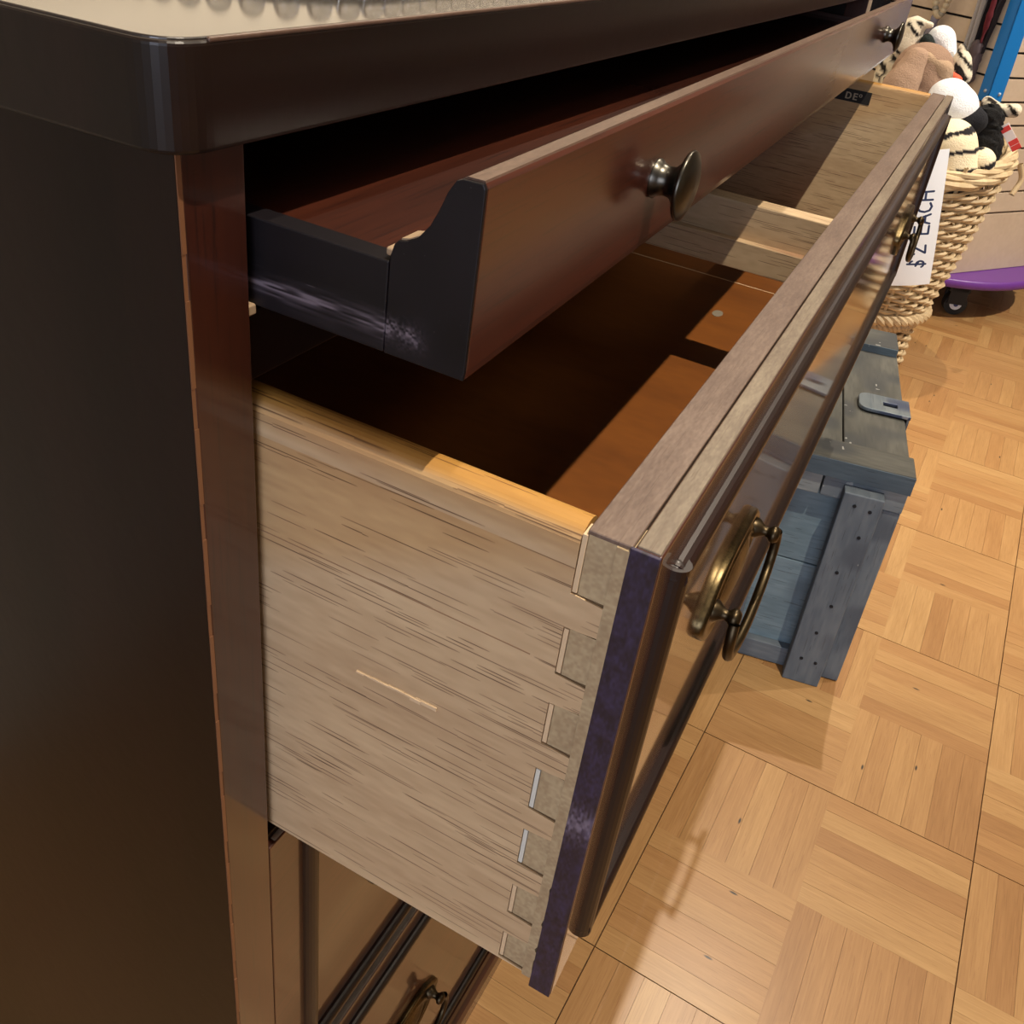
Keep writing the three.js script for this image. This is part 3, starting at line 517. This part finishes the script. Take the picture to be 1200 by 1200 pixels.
// ------------------------------------------------------------------ slatted display stand
const GC = V(2.2204, -0.59, 0.1029), GU = V(0.818, 0, 0.575), GW = V(0.575, 0, -0.818);
{
  const S = 0.5, cx = GC.clone().addScaledVector(GU, S / 2).addScaledVector(GW, S / 2);
  const st = thing('slatwall_stand', 'tan slatwall display tower on a round purple base with casters', 'display stand', [cx.x, FLOOR, cx.z]);
  st.rotation.y = -Math.atan2(0.575, 0.818);      // local x along the right-hand face; local +z is its outward side
  const tan = texture(256, 256, 0.3, 0.3, (u, v) => { const a = pn(u * 40, v * 40, 40, 40, 130), b = pn(u * 5, v * 5, 5, 5, 131); return mix([0.76, 0.68, 0.585], [0.80, 0.725, 0.63], 0.5 * a + 0.5 * b); });
  const mt = std({ map: tan, roughness: 0.55 }), core = std({ color: 0x1a1512, roughness: 0.9 });
  const up = -FLOOR, h = S / 2, base = -0.59 + up;
  part('core', bx(-h + 0.013, h - 0.013, base, 1.62, -h + 0.013, h - 0.013), core, st);
  // local faces: right-hand face at z = +h (outward +z), left-hand face at x = -h
  const g0 = -0.437 + up, pitch = 0.0527;
  for (const face of [0, 1]) {
    const add = (a, b) => part('slat', face ? bx(-h, -h + 0.012, a, b, -h + 0.012, h - 0.0005, 0.0008) : bx(-h + 0.0125, h, a, b, h - 0.012, h, 0.0008), mt, st);
    add(base + 0.001, g0 - 0.0025);
    for (let k = 0; k < 24; k++) add(g0 + k * pitch + 0.0025, g0 + (k + 1) * pitch - 0.0025);
  }
  part('back_panel', [bx(-h, h, base, 1.62, -h, -h + 0.012), bx(h - 0.012, h, base, 1.62, -h + 0.012, h - 0.013)], mt, st);
  part('top_cap', bx(-h - 0.01, h + 0.01, 1.62, 1.645, -h - 0.01, h + 0.01, 0.005), mt, st);
  const purple = phy({ color: 0x6a3490, roughness: 0.42, clearcoat: 0.3, clearcoatRoughness: 0.35 });
  const disc = lathe([[0, -0.024], [0.328, -0.024], [0.334, -0.021], [0.336, -0.012], [0.334, -0.003], [0.328, 0], [0, 0]], 96); disc.translate(0, base, 0);
  part('base_disc', disc, purple, st);
  const blueM = std({ color: 0x0f73bd, roughness: 0.45 });
  part('corner_trim', [bx(-h - 0.0035, -h + 0.045, -0.172 + up, 1.6, h, h + 0.0035, 0.0006), bx(-h - 0.0035, -h, -0.172 + up, 1.6, h - 0.024, h + 0.0035, 0.0006)], blueM, st);
  const screw = std({ color: 0xb9c4cc, roughness: 0.3, metalness: 0.7 });
  const sg = new THREE.SphereGeometry(0.0042, 12, 8);
  part('screw', sg, screw, st, [-h - 0.004, -0.15 + up, h - 0.008]); part('screw', sg, screw, st, [-h + 0.03, -0.155 + up, h + 0.004]);
  const rubber = std({ color: 0x141414, roughness: 0.6 }), hub = std({ color: 0xd8dce4, roughness: 0.4 });
  for (const [a, b] of [[-0.10, 0.245], [0.22, 0.13], [0.13, -0.22], [-0.22, -0.13]]) {
    const q = new THREE.Group(); q.name = 'caster'; q.position.set(a, 0, b); q.rotation.y = -0.6; st.add(q);
    const wg = cyl(0.029, 0.022, 28); wg.rotateX(Math.PI / 2); wg.translate(0, 0.029, 0); part('wheel', wg, rubber, q);
    const hb = cyl(0.015, 0.026, 20); hb.rotateX(Math.PI / 2); hb.translate(0, 0.029, 0); part('hub', hb, hub, q);
    const cap = cyl(0.006, 0.030, 12); cap.rotateX(Math.PI / 2); cap.translate(0, 0.029, 0); part('axle', cap, std({ color: 0x2a3a6a, roughness: 0.4 }), q);
    part('fork', [bx(-0.025, 0.02, 0.03, 0.082, -0.02, -0.0145, 0.002), bx(-0.025, 0.02, 0.03, 0.082, 0.0145, 0.02, 0.002), bx(-0.034, 0.034, base - 0.035, base - 0.024, -0.03, 0.03, 0.002), bx(-0.03, 0.024, 0.062, base - 0.03, -0.02, 0.02, 0.004)], rubber, q);
  }
}
// ------------------------------------------------------------------ smooth blobs for the soft toys
function blob(caps, k = 0.02, cell = 0.006, fuzz = 0.0015, fs = 90) {
  const mn = V(9, 9, 9), mx = V(-9, -9, -9);
  for (const [a, b, ra, rb] of caps) for (const [p, r] of [[a, ra], [b, rb]]) for (let i = 0; i < 3; i++) { mn.setComponent(i, Math.min(mn.getComponent(i), p[i] - r - k - 3 * cell)); mx.setComponent(i, Math.max(mx.getComponent(i), p[i] + r + k + 3 * cell)); }
  const c = mn.clone().add(mx).multiplyScalar(0.5), half = Math.max(mx.x - mn.x, mx.y - mn.y, mx.z - mn.z) / 2, n = Math.min(72, Math.ceil(2 * half / cell));
  const mc = new MarchingCubes(n, new THREE.MeshBasicMaterial(), false, false, 90000); mc.isolation = 0;
  const f = mc.field;
  for (let z = 0; z < n; z++) for (let y = 0; y < n; y++) for (let x = 0; x < n; x++) {
    const P = [(x - n / 2) / (n / 2) * half + c.x, (y - n / 2) / (n / 2) * half + c.y, (z - n / 2) / (n / 2) * half + c.z]; let d = 1e3;
    for (const [a, b, ra, rb] of caps) {
      const bax = b[0] - a[0], bay = b[1] - a[1], baz = b[2] - a[2], px = P[0] - a[0], py = P[1] - a[1], pz = P[2] - a[2], l2 = bax * bax + bay * bay + baz * baz;
      const t = l2 > 1e-12 ? clamp((px * bax + py * bay + pz * baz) / l2) : 0; const e = Math.hypot(px - bax * t, py - bay * t, pz - baz * t) - (ra + (rb - ra) * t);
      const hh = clamp(0.5 + 0.5 * (d - e) / k); d = d > 100 ? e : d + (e - d) * hh - k * hh * (1 - hh);
    }
    d += fuzz * (pn(P[0] * fs + 50, P[1] * fs + P[2] * 37 + 50, 997, 997, 140) - 0.5) * 2;
    f[z * n * n + y * n + x] = -d;
  }
  mc.update();
  const g = new THREE.BufferGeometry();
  g.setAttribute('position', new THREE.BufferAttribute(mc.positionArray.slice(0, mc.count * 3), 3));
  g.scale(half, half, half); g.translate(c.x, c.y, c.z);
  const w = mergeVertices(g, 1e-5); w.computeVertexNormals();
  return metres(w);
}
function colored(g, fn) { const p = g.attributes.position, c = new Float32Array(p.count * 3), col = new THREE.Color(); for (let i = 0; i < p.count; i++) { col.set(fn(p.getX(i), p.getY(i), p.getZ(i))); c[i * 3] = col.r; c[i * 3 + 1] = col.g; c[i * 3 + 2] = col.b; } g.setAttribute('color', new THREE.BufferAttribute(c, 3)); return g; }
const furBump = texture(256, 256, 0.06, 0.06, (u, v) => { const a = pn(u * 40, v * 40, 40, 40, 150), b = pn(u * 110, v * 110, 110, 110, 151); const k = 0.5 * a + 0.5 * b; return [k, k, k]; }, false);
const fur = (c, o = {}) => phy({ color: c, roughness: 1, sheen: 0.4, sheenRoughness: 0.6, sheenColor: new THREE.Color(c), bumpMap: furBump, bumpScale: 0.0012, ...o });
// ------------------------------------------------------------------ wicker
const straw = std({ map: texture(256, 256, 0.05, 0.01, (u, v) => { const a = pn(u * 6, v * 3, 6, 3, 160), b = pn(u * 30, v * 30, 30, 30, 161); return mix([0.66, 0.56, 0.41], [0.88, 0.80, 0.64], clamp(0.6 * a + 0.4 * b)); }), roughness: 0.65 });
function weave(R, y0, y1, rows, stakes, th) {
  const out = [];
  for (let k = 0; k < rows; k++) {
    const t = (k + 0.5) / rows, y = y0 + (y1 - y0) * t, r = R(t), pts = [], n = stakes * 6;
    for (let i = 0; i < n; i++) { const a = i / n * Math.PI * 2; const w = th * 0.9 * Math.cos(a * stakes / 2 + (k & 1) * Math.PI) + 0.001 * (pn(i * 0.9, k * 3.1, 499, 499, 170) - 0.5); pts.push(V((r + w) * Math.cos(a), y + 0.0025 * (pn(i * 0.21, k * 7.7, 499, 499, 171) - 0.5), (r + w) * Math.sin(a))); }
    out.push(new THREE.TubeGeometry(new THREE.CatmullRomCurve3(pts, true), n * 2, th * 0.92, 5, true));
  }
  return out;
}
function braid(r, y, th, strands = 3, wraps = 22) {
  const out = [];
  for (let s = 0; s < strands; s++) { const pts = []; for (let i = 0; i < 220; i++) { const a = i / 220 * Math.PI * 2, q = a * wraps + s * 2 * Math.PI / strands; pts.push(V((r + th * 1.25 * Math.cos(q)) * Math.cos(a), y + th * 0.95 * Math.sin(q), (r + th * 1.25 * Math.cos(q)) * Math.sin(a))); } out.push(new THREE.TubeGeometry(new THREE.CatmullRomCurve3(pts, true), 440, th, 6, true)); }
  return out;
}
const BK = [1.9, -0.58, 0.01], BH = 0.36, BR = (t) => 0.118 + (0.182 - 0.118) * Math.pow(t, 0.8);
{
  const low = thing('wicker_stool', 'short woven wicker drum standing on the parquet under the toy basket', 'stool', [BK[0], FLOOR, BK[2]]);
  const hh = BK[1] - FLOOR;
  part('weave', weave(() => 0.108, 0.006, hh - 0.02, 11, 26, 0.0048), straw, low);
  part('rim', braid(0.108, hh - 0.012, 0.006), straw, low);
  part('seat', (() => { const g = cyl(0.105, 0.01, 40); g.translate(0, hh - 0.006, 0); return g; })(), straw, low);
  const b = thing('wicker_basket', 'pale woven wicker basket heaped with soft toys beside the slatted stand', 'basket', BK);
  part('weave', weave(BR, 0.012, BH - 0.02, 30, 30, 0.0048), straw, b);
  part('base_rim', braid(0.124, 0.01, 0.007, 3, 16), straw, b);
  part('rim', [...braid(0.182, BH - 0.012, 0.0066, 4, 5), ...braid(0.178, BH + 0.002, 0.006, 4, 6), ...braid(0.168, BH - 0.008, 0.005, 3, 6)], straw, b);
  for (const m of b.children) { const p = m.geometry.attributes.position; for (let i = 0; i < p.count; i++) if (p.getY(i) > 0.05) p.setY(i, p.getY(i) + p.getY(i) / BH * 0.2 * p.getX(i)); m.geometry.computeVertexNormals(); }
  const stakes = []; for (let i = 0; i < 26; i++) { const a = (i + 0.25) / 26 * Math.PI * 2, p = []; for (let k = 0; k <= 6; k++) { const t = k / 6; p.push(V(BR(t) * Math.cos(a), 0.01 + (BH - 0.02) * t, BR(t) * Math.sin(a))); } stakes.push(tube(p, 0.004, 12, 5)); }
  part('stake', stakes, straw, b);
  part('basket_floor', (() => { const g = cyl(0.12, 0.01, 40); g.translate(0, 0.008, 0); return g; })(), straw, b);
  part('cane_tail', tube([[0.06, BH - 0.02, 0.2], [0.065, BH - 0.05, 0.212], [0.05, BH - 0.08, 0.205]], 0.006, 14, 6), straw, b);
}
// ------------------------------------------------------------------ soft toys heaped in the basket
{
  const P = (a) => [a[0] - BK[0], a[1] - BK[1], a[2] - BK[2]];
  const at = (name, label, cat = 'soft toy') => thing(name, label, cat, BK, 'soft toys heaped in the wicker basket');
  const C = (a, b, ra, rb = ra) => [P(a), P(b), ra, rb];
  // brown dog with a drooping ear
  const bear = at('plush_toy', 'brown plush toy with a long drooping ear beside the far drawer end');
  part('body', blob([C([1.9, -0.1, -0.02], [1.9, -0.27, -0.02], 0.055, 0.07), C([1.88, -0.085, 0.0], [1.88, -0.13, 0.0], 0.035, 0.045), C([1.89, -0.16, 0.02], [1.89, -0.25, 0.02], 0.05, 0.05)], 0.02, 0.008), fur(0x9a7d68), bear);
  part('ear', blob([C([1.855, -0.075, -0.03], [1.835, -0.15, -0.05], 0.024, 0.034), C([1.84, -0.12, -0.042], [1.83, -0.16, -0.035], 0.028, 0.026)], 0.02, 0.005), fur(0xa88b74), bear);
  part('muzzle', blob([C([1.86, -0.072, -0.012], [1.865, -0.085, 0.02], 0.016, 0.02)], 0.01, 0.004), fur(0xb09478), bear);
  // white cap shaped toy with black body, in front
  const pen = at('plush_toy', 'white headed plush with a black body at the basket front');
  part('head', blob([C([1.84, -0.132, 0.050], [1.84, -0.142, 0.066], 0.041, 0.041)], 0.02, 0.005, 0.0008), fur(0xf2f6fa), pen);
  part('body', blob([C([1.855, -0.17, 0.075], [1.86, -0.25, 0.065], 0.045, 0.055), C([1.836, -0.158, 0.108], [1.828, -0.166, 0.05], 0.021, 0.03)], 0.02, 0.006), fur(0x15161c), pen);
  // white toy with a black patch behind the dog
  const pan = at('plush_toy', 'white plush with a dark patch behind the brown plush');
  part('head', blob([C([1.95, -0.04, -0.006], [1.95, -0.07, 0.006], 0.027, 0.026)], 0.02, 0.005, 0.0008), fur(0xf4f6f8), pan);
  part('patch', blob([C([1.92, -0.042, -0.03], [1.924, -0.058, -0.012], 0.011, 0.010)], 0.01, 0.004), fur(0x17201d), pan);
  part('body', blob([C([1.96, -0.1, -0.01], [1.95, -0.24, -0.01], 0.04, 0.06)], 0.02, 0.008), fur(0xe8e6e0), pan);
  // spotted toy peeping out on the left
  const leo = at('plush_toy', 'cream plush with dark spots peeping out left of the brown plush');
  const spots = (x, y, z) => pn(x * 110 + 30, y * 110 + z * 85 + 60, 499, 499, 180) > 0.6 ? 0x1d1712 : 0xe6dac0;
  part('head', colored(blob([C([1.93, -0.03, -0.062], [1.93, -0.06, -0.07], 0.024, 0.028), C([1.925, -0.012, -0.06], [1.92, -0.015, -0.03], 0.007, 0.006)], 0.012, 0.004, 0.0006), spots), fur(0xffffff, { vertexColors: true }), leo);
  part('body', colored(blob([C([1.94, -0.1, -0.075], [1.93, -0.24, -0.06], 0.035, 0.05)], 0.02, 0.007), spots), fur(0xffffff, { vertexColors: true }), leo);
  const leo2 = at('plush_toy', 'cream spotted plush with an orange patch right of the brown plush');
  part('head', colored(blob([C([1.93, -0.07, 0.045], [1.93, -0.095, 0.05], 0.018, 0.022), C([1.93, -0.045, 0.038], [1.93, -0.05, 0.04], 0.007)], 0.012, 0.004, 0.0006), spots), fur(0xffffff, { vertexColors: true }), leo2);
  part('orange_patch', blob([C([1.915, -0.098, 0.022], [1.912, -0.104, 0.046], 0.012)], 0.01, 0.004), fur(0xe8684a), leo2);
  part('body', colored(blob([C([1.945, -0.12, 0.045], [1.94, -0.24, 0.04], 0.025, 0.045)], 0.02, 0.007), spots), fur(0xffffff, { vertexColors: true }), leo2);
  // striped tiger cub at the rim
  const tig = at('plush_toy', 'cream plush with bold black stripes at the basket rim');
  const stripes = (x, y, z) => { const q = y * 26 - z * 11 + 0.5 * pn(x * 16 + 20, z * 20 + y * 6 + 40, 499, 499, 190); const fr = Math.abs(q - Math.round(q)); return fr < 0.06 + 0.22 * pn(z * 40 + 30, y * 60 + 50, 499, 499, 191) ? 0x17151a : 0xf1e2bf; };
  part('head', colored(blob([C([1.8, -0.205, 0.078], [1.8, -0.25, 0.098], 0.05, 0.05)], 0.02, 0.0035, 0.0005), stripes), fur(0xffffff, { vertexColors: true, sheen: 0.1 }), tig);
  part('body', colored(blob([C([1.84, -0.26, 0.09], [1.84, -0.33, 0.07], 0.05, 0.06)], 0.02, 0.006), stripes), fur(0xffffff, { vertexColors: true, sheen: 0.1 }), tig);
  part('paw', colored(blob([C([1.81, -0.225, 0.14], [1.82, -0.25, 0.14], 0.028, 0.026)], 0.01, 0.0035, 0.0005), stripes), fur(0xffffff, { vertexColors: true, sheen: 0.1 }), tig);
  // shaggy black toy
  const blk = at('plush_toy', 'shaggy black plush against the right side of the basket rim');
  part('body', blob([C([1.86, -0.15, 0.128], [1.87, -0.24, 0.135], 0.024, 0.036), C([1.87, -0.2, 0.125], [1.88, -0.28, 0.11], 0.035, 0.05)], 0.02, 0.005, 0.005, 260), fur(0x0c0b0b), blk);
  const tailT = at('plush_toy', 'small cream and black plush end above the shaggy black toy');
  part('tail', colored(blob([C([1.9, -0.13, 0.115], [1.9, -0.142, 0.135], 0.011, 0.012), C([1.9, -0.142, 0.135], [1.9, -0.136, 0.166], 0.012, 0.013), C([1.9, -0.14, 0.12], [1.91, -0.26, 0.12], 0.012, 0.03)], 0.01, 0.004, 0.0005), spots), fur(0xffffff, { vertexColors: true }), tailT);
  const tg = at('swing_tag', 'red and white card tag standing at the right rim of the basket', 'tag');
  const tb = bx(-0.0007, 0.0007, -0.026, 0.026, -0.009, 0.009, 0.0004); tb.rotateX(-0.75); part('card', tb, std({ color: 0xf4ecec, roughness: 0.5 }), tg, P([1.86, -0.178, 0.175]));
  for (const [dy, dz] of [[0.012, -0.012], [-0.008, 0.009], [-0.016, 0.016]]) { const q = bx(-0.0011, 0.0011, -0.005, 0.005, -0.0085, 0.0085, 0.0004); q.rotateX(-0.75); part('red_print', q, std({ color: 0xe03a30, roughness: 0.5 }), tg, P([1.86, -0.178 + dy, 0.175 + dz])); }
}
// ------------------------------------------------------------------ price sign on the basket
{
  const sg = thing('price_sign', 'white paper sign hand lettered in dark marker, hung sideways on the basket', 'sign', [1.668, -0.332, 0.046]);
  const cv = document.createElement('canvas'); cv.width = 1024; cv.height = 512; const c = cv.getContext('2d');
  c.fillStyle = '#eef4fb'; c.fillRect(0, 0, 1024, 512); c.strokeStyle = '#1c2f57'; c.lineWidth = 15; c.lineCap = 'round'; c.lineJoin = 'round';
  const L = (pts) => { c.beginPath(); pts.forEach(([x, y], i) => i ? c.lineTo(x, y) : c.moveTo(x, y)); c.stroke(); };
  // '$2 EACH' in hand-drawn strokes; the sheet is turned so that it reads upward
  const y0 = 350, y1 = 445;                                  // cap height
  c.beginPath(); c.arc(175, y0 + 26, 26, -0.4, Math.PI * 1.5, true); c.stroke(); L([[160, y0 + 44], [196, y0 + 62]]); c.beginPath(); c.arc(172, y1 - 24, 26, -1.2, 2.6); c.stroke(); L([[176, y0 - 14], [172, y1 + 14]]);
  L([[256, y0 + 22], [272, y0 + 4], [296, y0 + 6], [304, y0 + 28], [262, y1], [322, y1 - 4]]);
  L([[470, y0], [415, y0 + 2], [412, y1], [472, y1]]); L([[414, y0 + 46], [460, y0 + 46]]);
  L([[490, y1], [525, y0], [560, y1]]); L([[502, y0 + 62], [550, y0 + 62]]);
  L([[640, y0 + 14], [612, y0], [588, y0 + 20], [580, y0 + 52], [590, y1 - 12], [618, y1], [644, y1 - 12]]);
  L([[670, y0], [668, y1]]); L([[728, y0], [730, y1]]); L([[670, y0 + 46], [728, y0 + 46]]);
  const t = new THREE.CanvasTexture(cv); t.colorSpace = THREE.SRGBColorSpace; t.anisotropy = 4;
  // sheet: width 0.245 runs up, height 0.125 runs sideways; gently curled about the long axis
  const g = new THREE.BoxGeometry(0.258, 0.14, 0.0008, 12, 12, 1); const p = g.attributes.position;
  for (let i = 0; i < p.count; i++) { const y = p.getY(i), x = p.getX(i); p.setZ(i, p.getZ(i) - 3.0 * y * y * (y < 0 ? 1 : 0.4) - 0.4 * x * x); }
  g.computeVertexNormals();
  const m = part('paper', g, std({ map: t, roughness: 0.7 }), sg);
  const e1 = V(-0.05, 0.985, -0.165).normalize(), n0 = V(-0.955, 0.05, 0.24).normalize(); const e2 = new THREE.Vector3().crossVectors(n0, e1).normalize(); const n = new THREE.Vector3().crossVectors(e1, e2).normalize();
  m.quaternion.setFromRotationMatrix(new THREE.Matrix4().makeBasis(e1, e2, n));
  part('tape', (() => { const q = bx(-0.012, 0.016, -0.006, 0.02, -0.0006, 0.0006, 0.0004); q.translate(0, 0.125, 0.0); return q; })(), phy({ color: 0xb9c8e8, roughness: 0.15, transmission: 0.4, thickness: 0 }), sg).quaternion.setFromRotationMatrix(new THREE.Matrix4().makeBasis(e2.clone().negate(), e1, n));
}
// ------------------------------------------------------------------ accessories hanging on the stand
const onL = (s, y, d) => GC.clone().addScaledVector(GW, s).add(V(-0.818 * d, y - GC.y, -0.575 * d));
function peg(t, s, y, o) { const a = onL(s, y, 0.0005).sub(o), b = onL(s, y, 0.045).sub(o), c = onL(s, y + 0.012, 0.05).sub(o); part('peg', tube([a, b, c], 0.003, 16, 8), M.pewter, t); }
{
  // bead necklace
  const o = onL(0.18, 0.12, 0.03), t = thing('bead_necklace', 'necklace of pale round beads hung on a peg of the slatted stand', 'necklace', o.toArray());
  peg(t, 0.18, 0.12, o);
  const bead = new THREE.SphereGeometry(0.0075, 14, 10), bm = std({ color: 0xbfb195, roughness: 0.45 }), N = 30, loop = [];
  for (let i = 0; i < N; i++) { const a = i / N * Math.PI * 2; loop.push(onL(0.182 + 0.02 * Math.sin(a), 0.05 + 0.073 * Math.cos(a), 0.022 + 0.01 * (0.5 + 0.5 * Math.cos(a))).sub(o)); }
  loop.forEach((q, i) => part('bead', bead, i % 5 === 2 ? std({ color: 0x8f8a7c, roughness: 0.4 }) : bm, t, q.toArray()));
  part('cord', tube(loop, 0.0012, 120, 5, true), std({ color: 0x6b6356, roughness: 0.8 }), t);
  part('tassel', blob([[onL(0.19, -0.03, 0.02).sub(o).toArray(), onL(0.197, -0.095, 0.02).sub(o).toArray(), 0.009, 0.013]], 0.01, 0.004, 0.002, 300), std({ color: 0x85828f, roughness: 0.9 }), t);
  // scarves: folded strips of cloth
  const scarf = (label, s0, s1, yTop, yBot, w0, w1, mat, seedv) => {
    const o = onL(s0, yTop, 0.03), t = thing('scarf', label, 'scarf', o.toArray(), 'scarves hung on the slatted stand'); peg(t, s0, yTop - 0.01, o);
    const pos = [], idx = [], nu = 14, nv = 40;
    for (let side = 0; side < 2; side++) for (let j = 0; j <= nv; j++) for (let i = 0; i <= nu; i++) {
      const v = j / nv, u = i / nu - 0.5, w = w0 + (w1 - w0) * v + 0.006 * (pn(v * 9 + 3, seedv, 99, 99, 200) - 0.5), y = yTop + (yBot - yTop) * v, s = s0 + (s1 - s0) * v + u * w;
      const d = 0.026 + 0.006 * Math.sin(u * 14 + v * 3 + seedv) * (0.5 + v) - 0.014 * v + (side ? -0.004 : 0.002) * Math.cos(u * Math.PI); const q = onL(s, y - 0.006 * Math.abs(u), d).sub(o); pos.push(q.x, q.y, q.z);
    }
    const st = (nu + 1) * (nv + 1); for (let side = 0; side < 2; side++) for (let j = 0; j < nv; j++) for (let i = 0; i < nu; i++) { const a = side * st + j * (nu + 1) + i, b = a + 1, c = a + nu + 1, d = c + 1; side ? idx.push(a, b, c, b, d, c) : idx.push(a, c, b, b, c, d); }
    const g = new THREE.BufferGeometry(); g.setAttribute('position', new THREE.Float32BufferAttribute(pos, 3)); g.setIndex(idx); g.computeVertexNormals();
    part('cloth', metres(g), mat, t); return [t, o];
  };
  scarf('pale grey scarf hanging in a narrow fold on the slatted stand', 0.074, 0.082, 0.2, -0.155, 0.014, 0.034, std({ color: 0xb4aca4, roughness: 0.95, bumpMap: furBump, bumpScale: 0.001 }), 1.5);
  const [rt, ro] = scarf('black and dark red scarf hanging beside the blue corner trim', 0.036, 0.052, 0.2, -0.075, 0.05, 0.03, std({ color: 0x1c1418, roughness: 0.95, bumpMap: furBump, bumpScale: 0.001 }), 4.2);
  part('red_stripe', blob([[onL(0.042, 0.16, 0.031).sub(ro).toArray(), onL(0.04, 0.0, 0.031).sub(ro).toArray(), 0.004, 0.006], [onL(0.04, 0.0, 0.031).sub(ro).toArray(), onL(0.043, -0.055, 0.026).sub(ro).toArray(), 0.006, 0.004]], 0.006, 0.005, 0.001), std({ color: 0x5c1620, roughness: 0.95 }), rt);
  part('fringe', blob([[onL(0.052, -0.065, 0.02).sub(ro).toArray(), onL(0.058, -0.13, 0.016).sub(ro).toArray(), 0.014, 0.017]], 0.008, 0.005, 0.002, 300), std({ color: 0x574c50, roughness: 0.95 }), rt);
  // small black and white toy hung further back
  const po = onL(0.36, -0.02, 0.03), pt = thing('plush_toy', 'small black plush with a white face hung on the stand behind the drawers', 'soft toy', po.toArray());
  peg(pt, 0.36, 0.01, po);
  const q = (s, y, d) => onL(s, y, d).sub(po).toArray();
  part('body', blob([[q(0.36, -0.01, 0.036), q(0.355, -0.035, 0.038), 0.03, 0.03]], 0.01, 0.006), fur(0x101018), pt);
  part('face', blob([[q(0.372, -0.014, 0.062), q(0.37, -0.022, 0.064), 0.011, 0.01]], 0.01, 0.004), fur(0xf2f2f2), pt);
}
cleanup();
renderer.render(scene, camera);
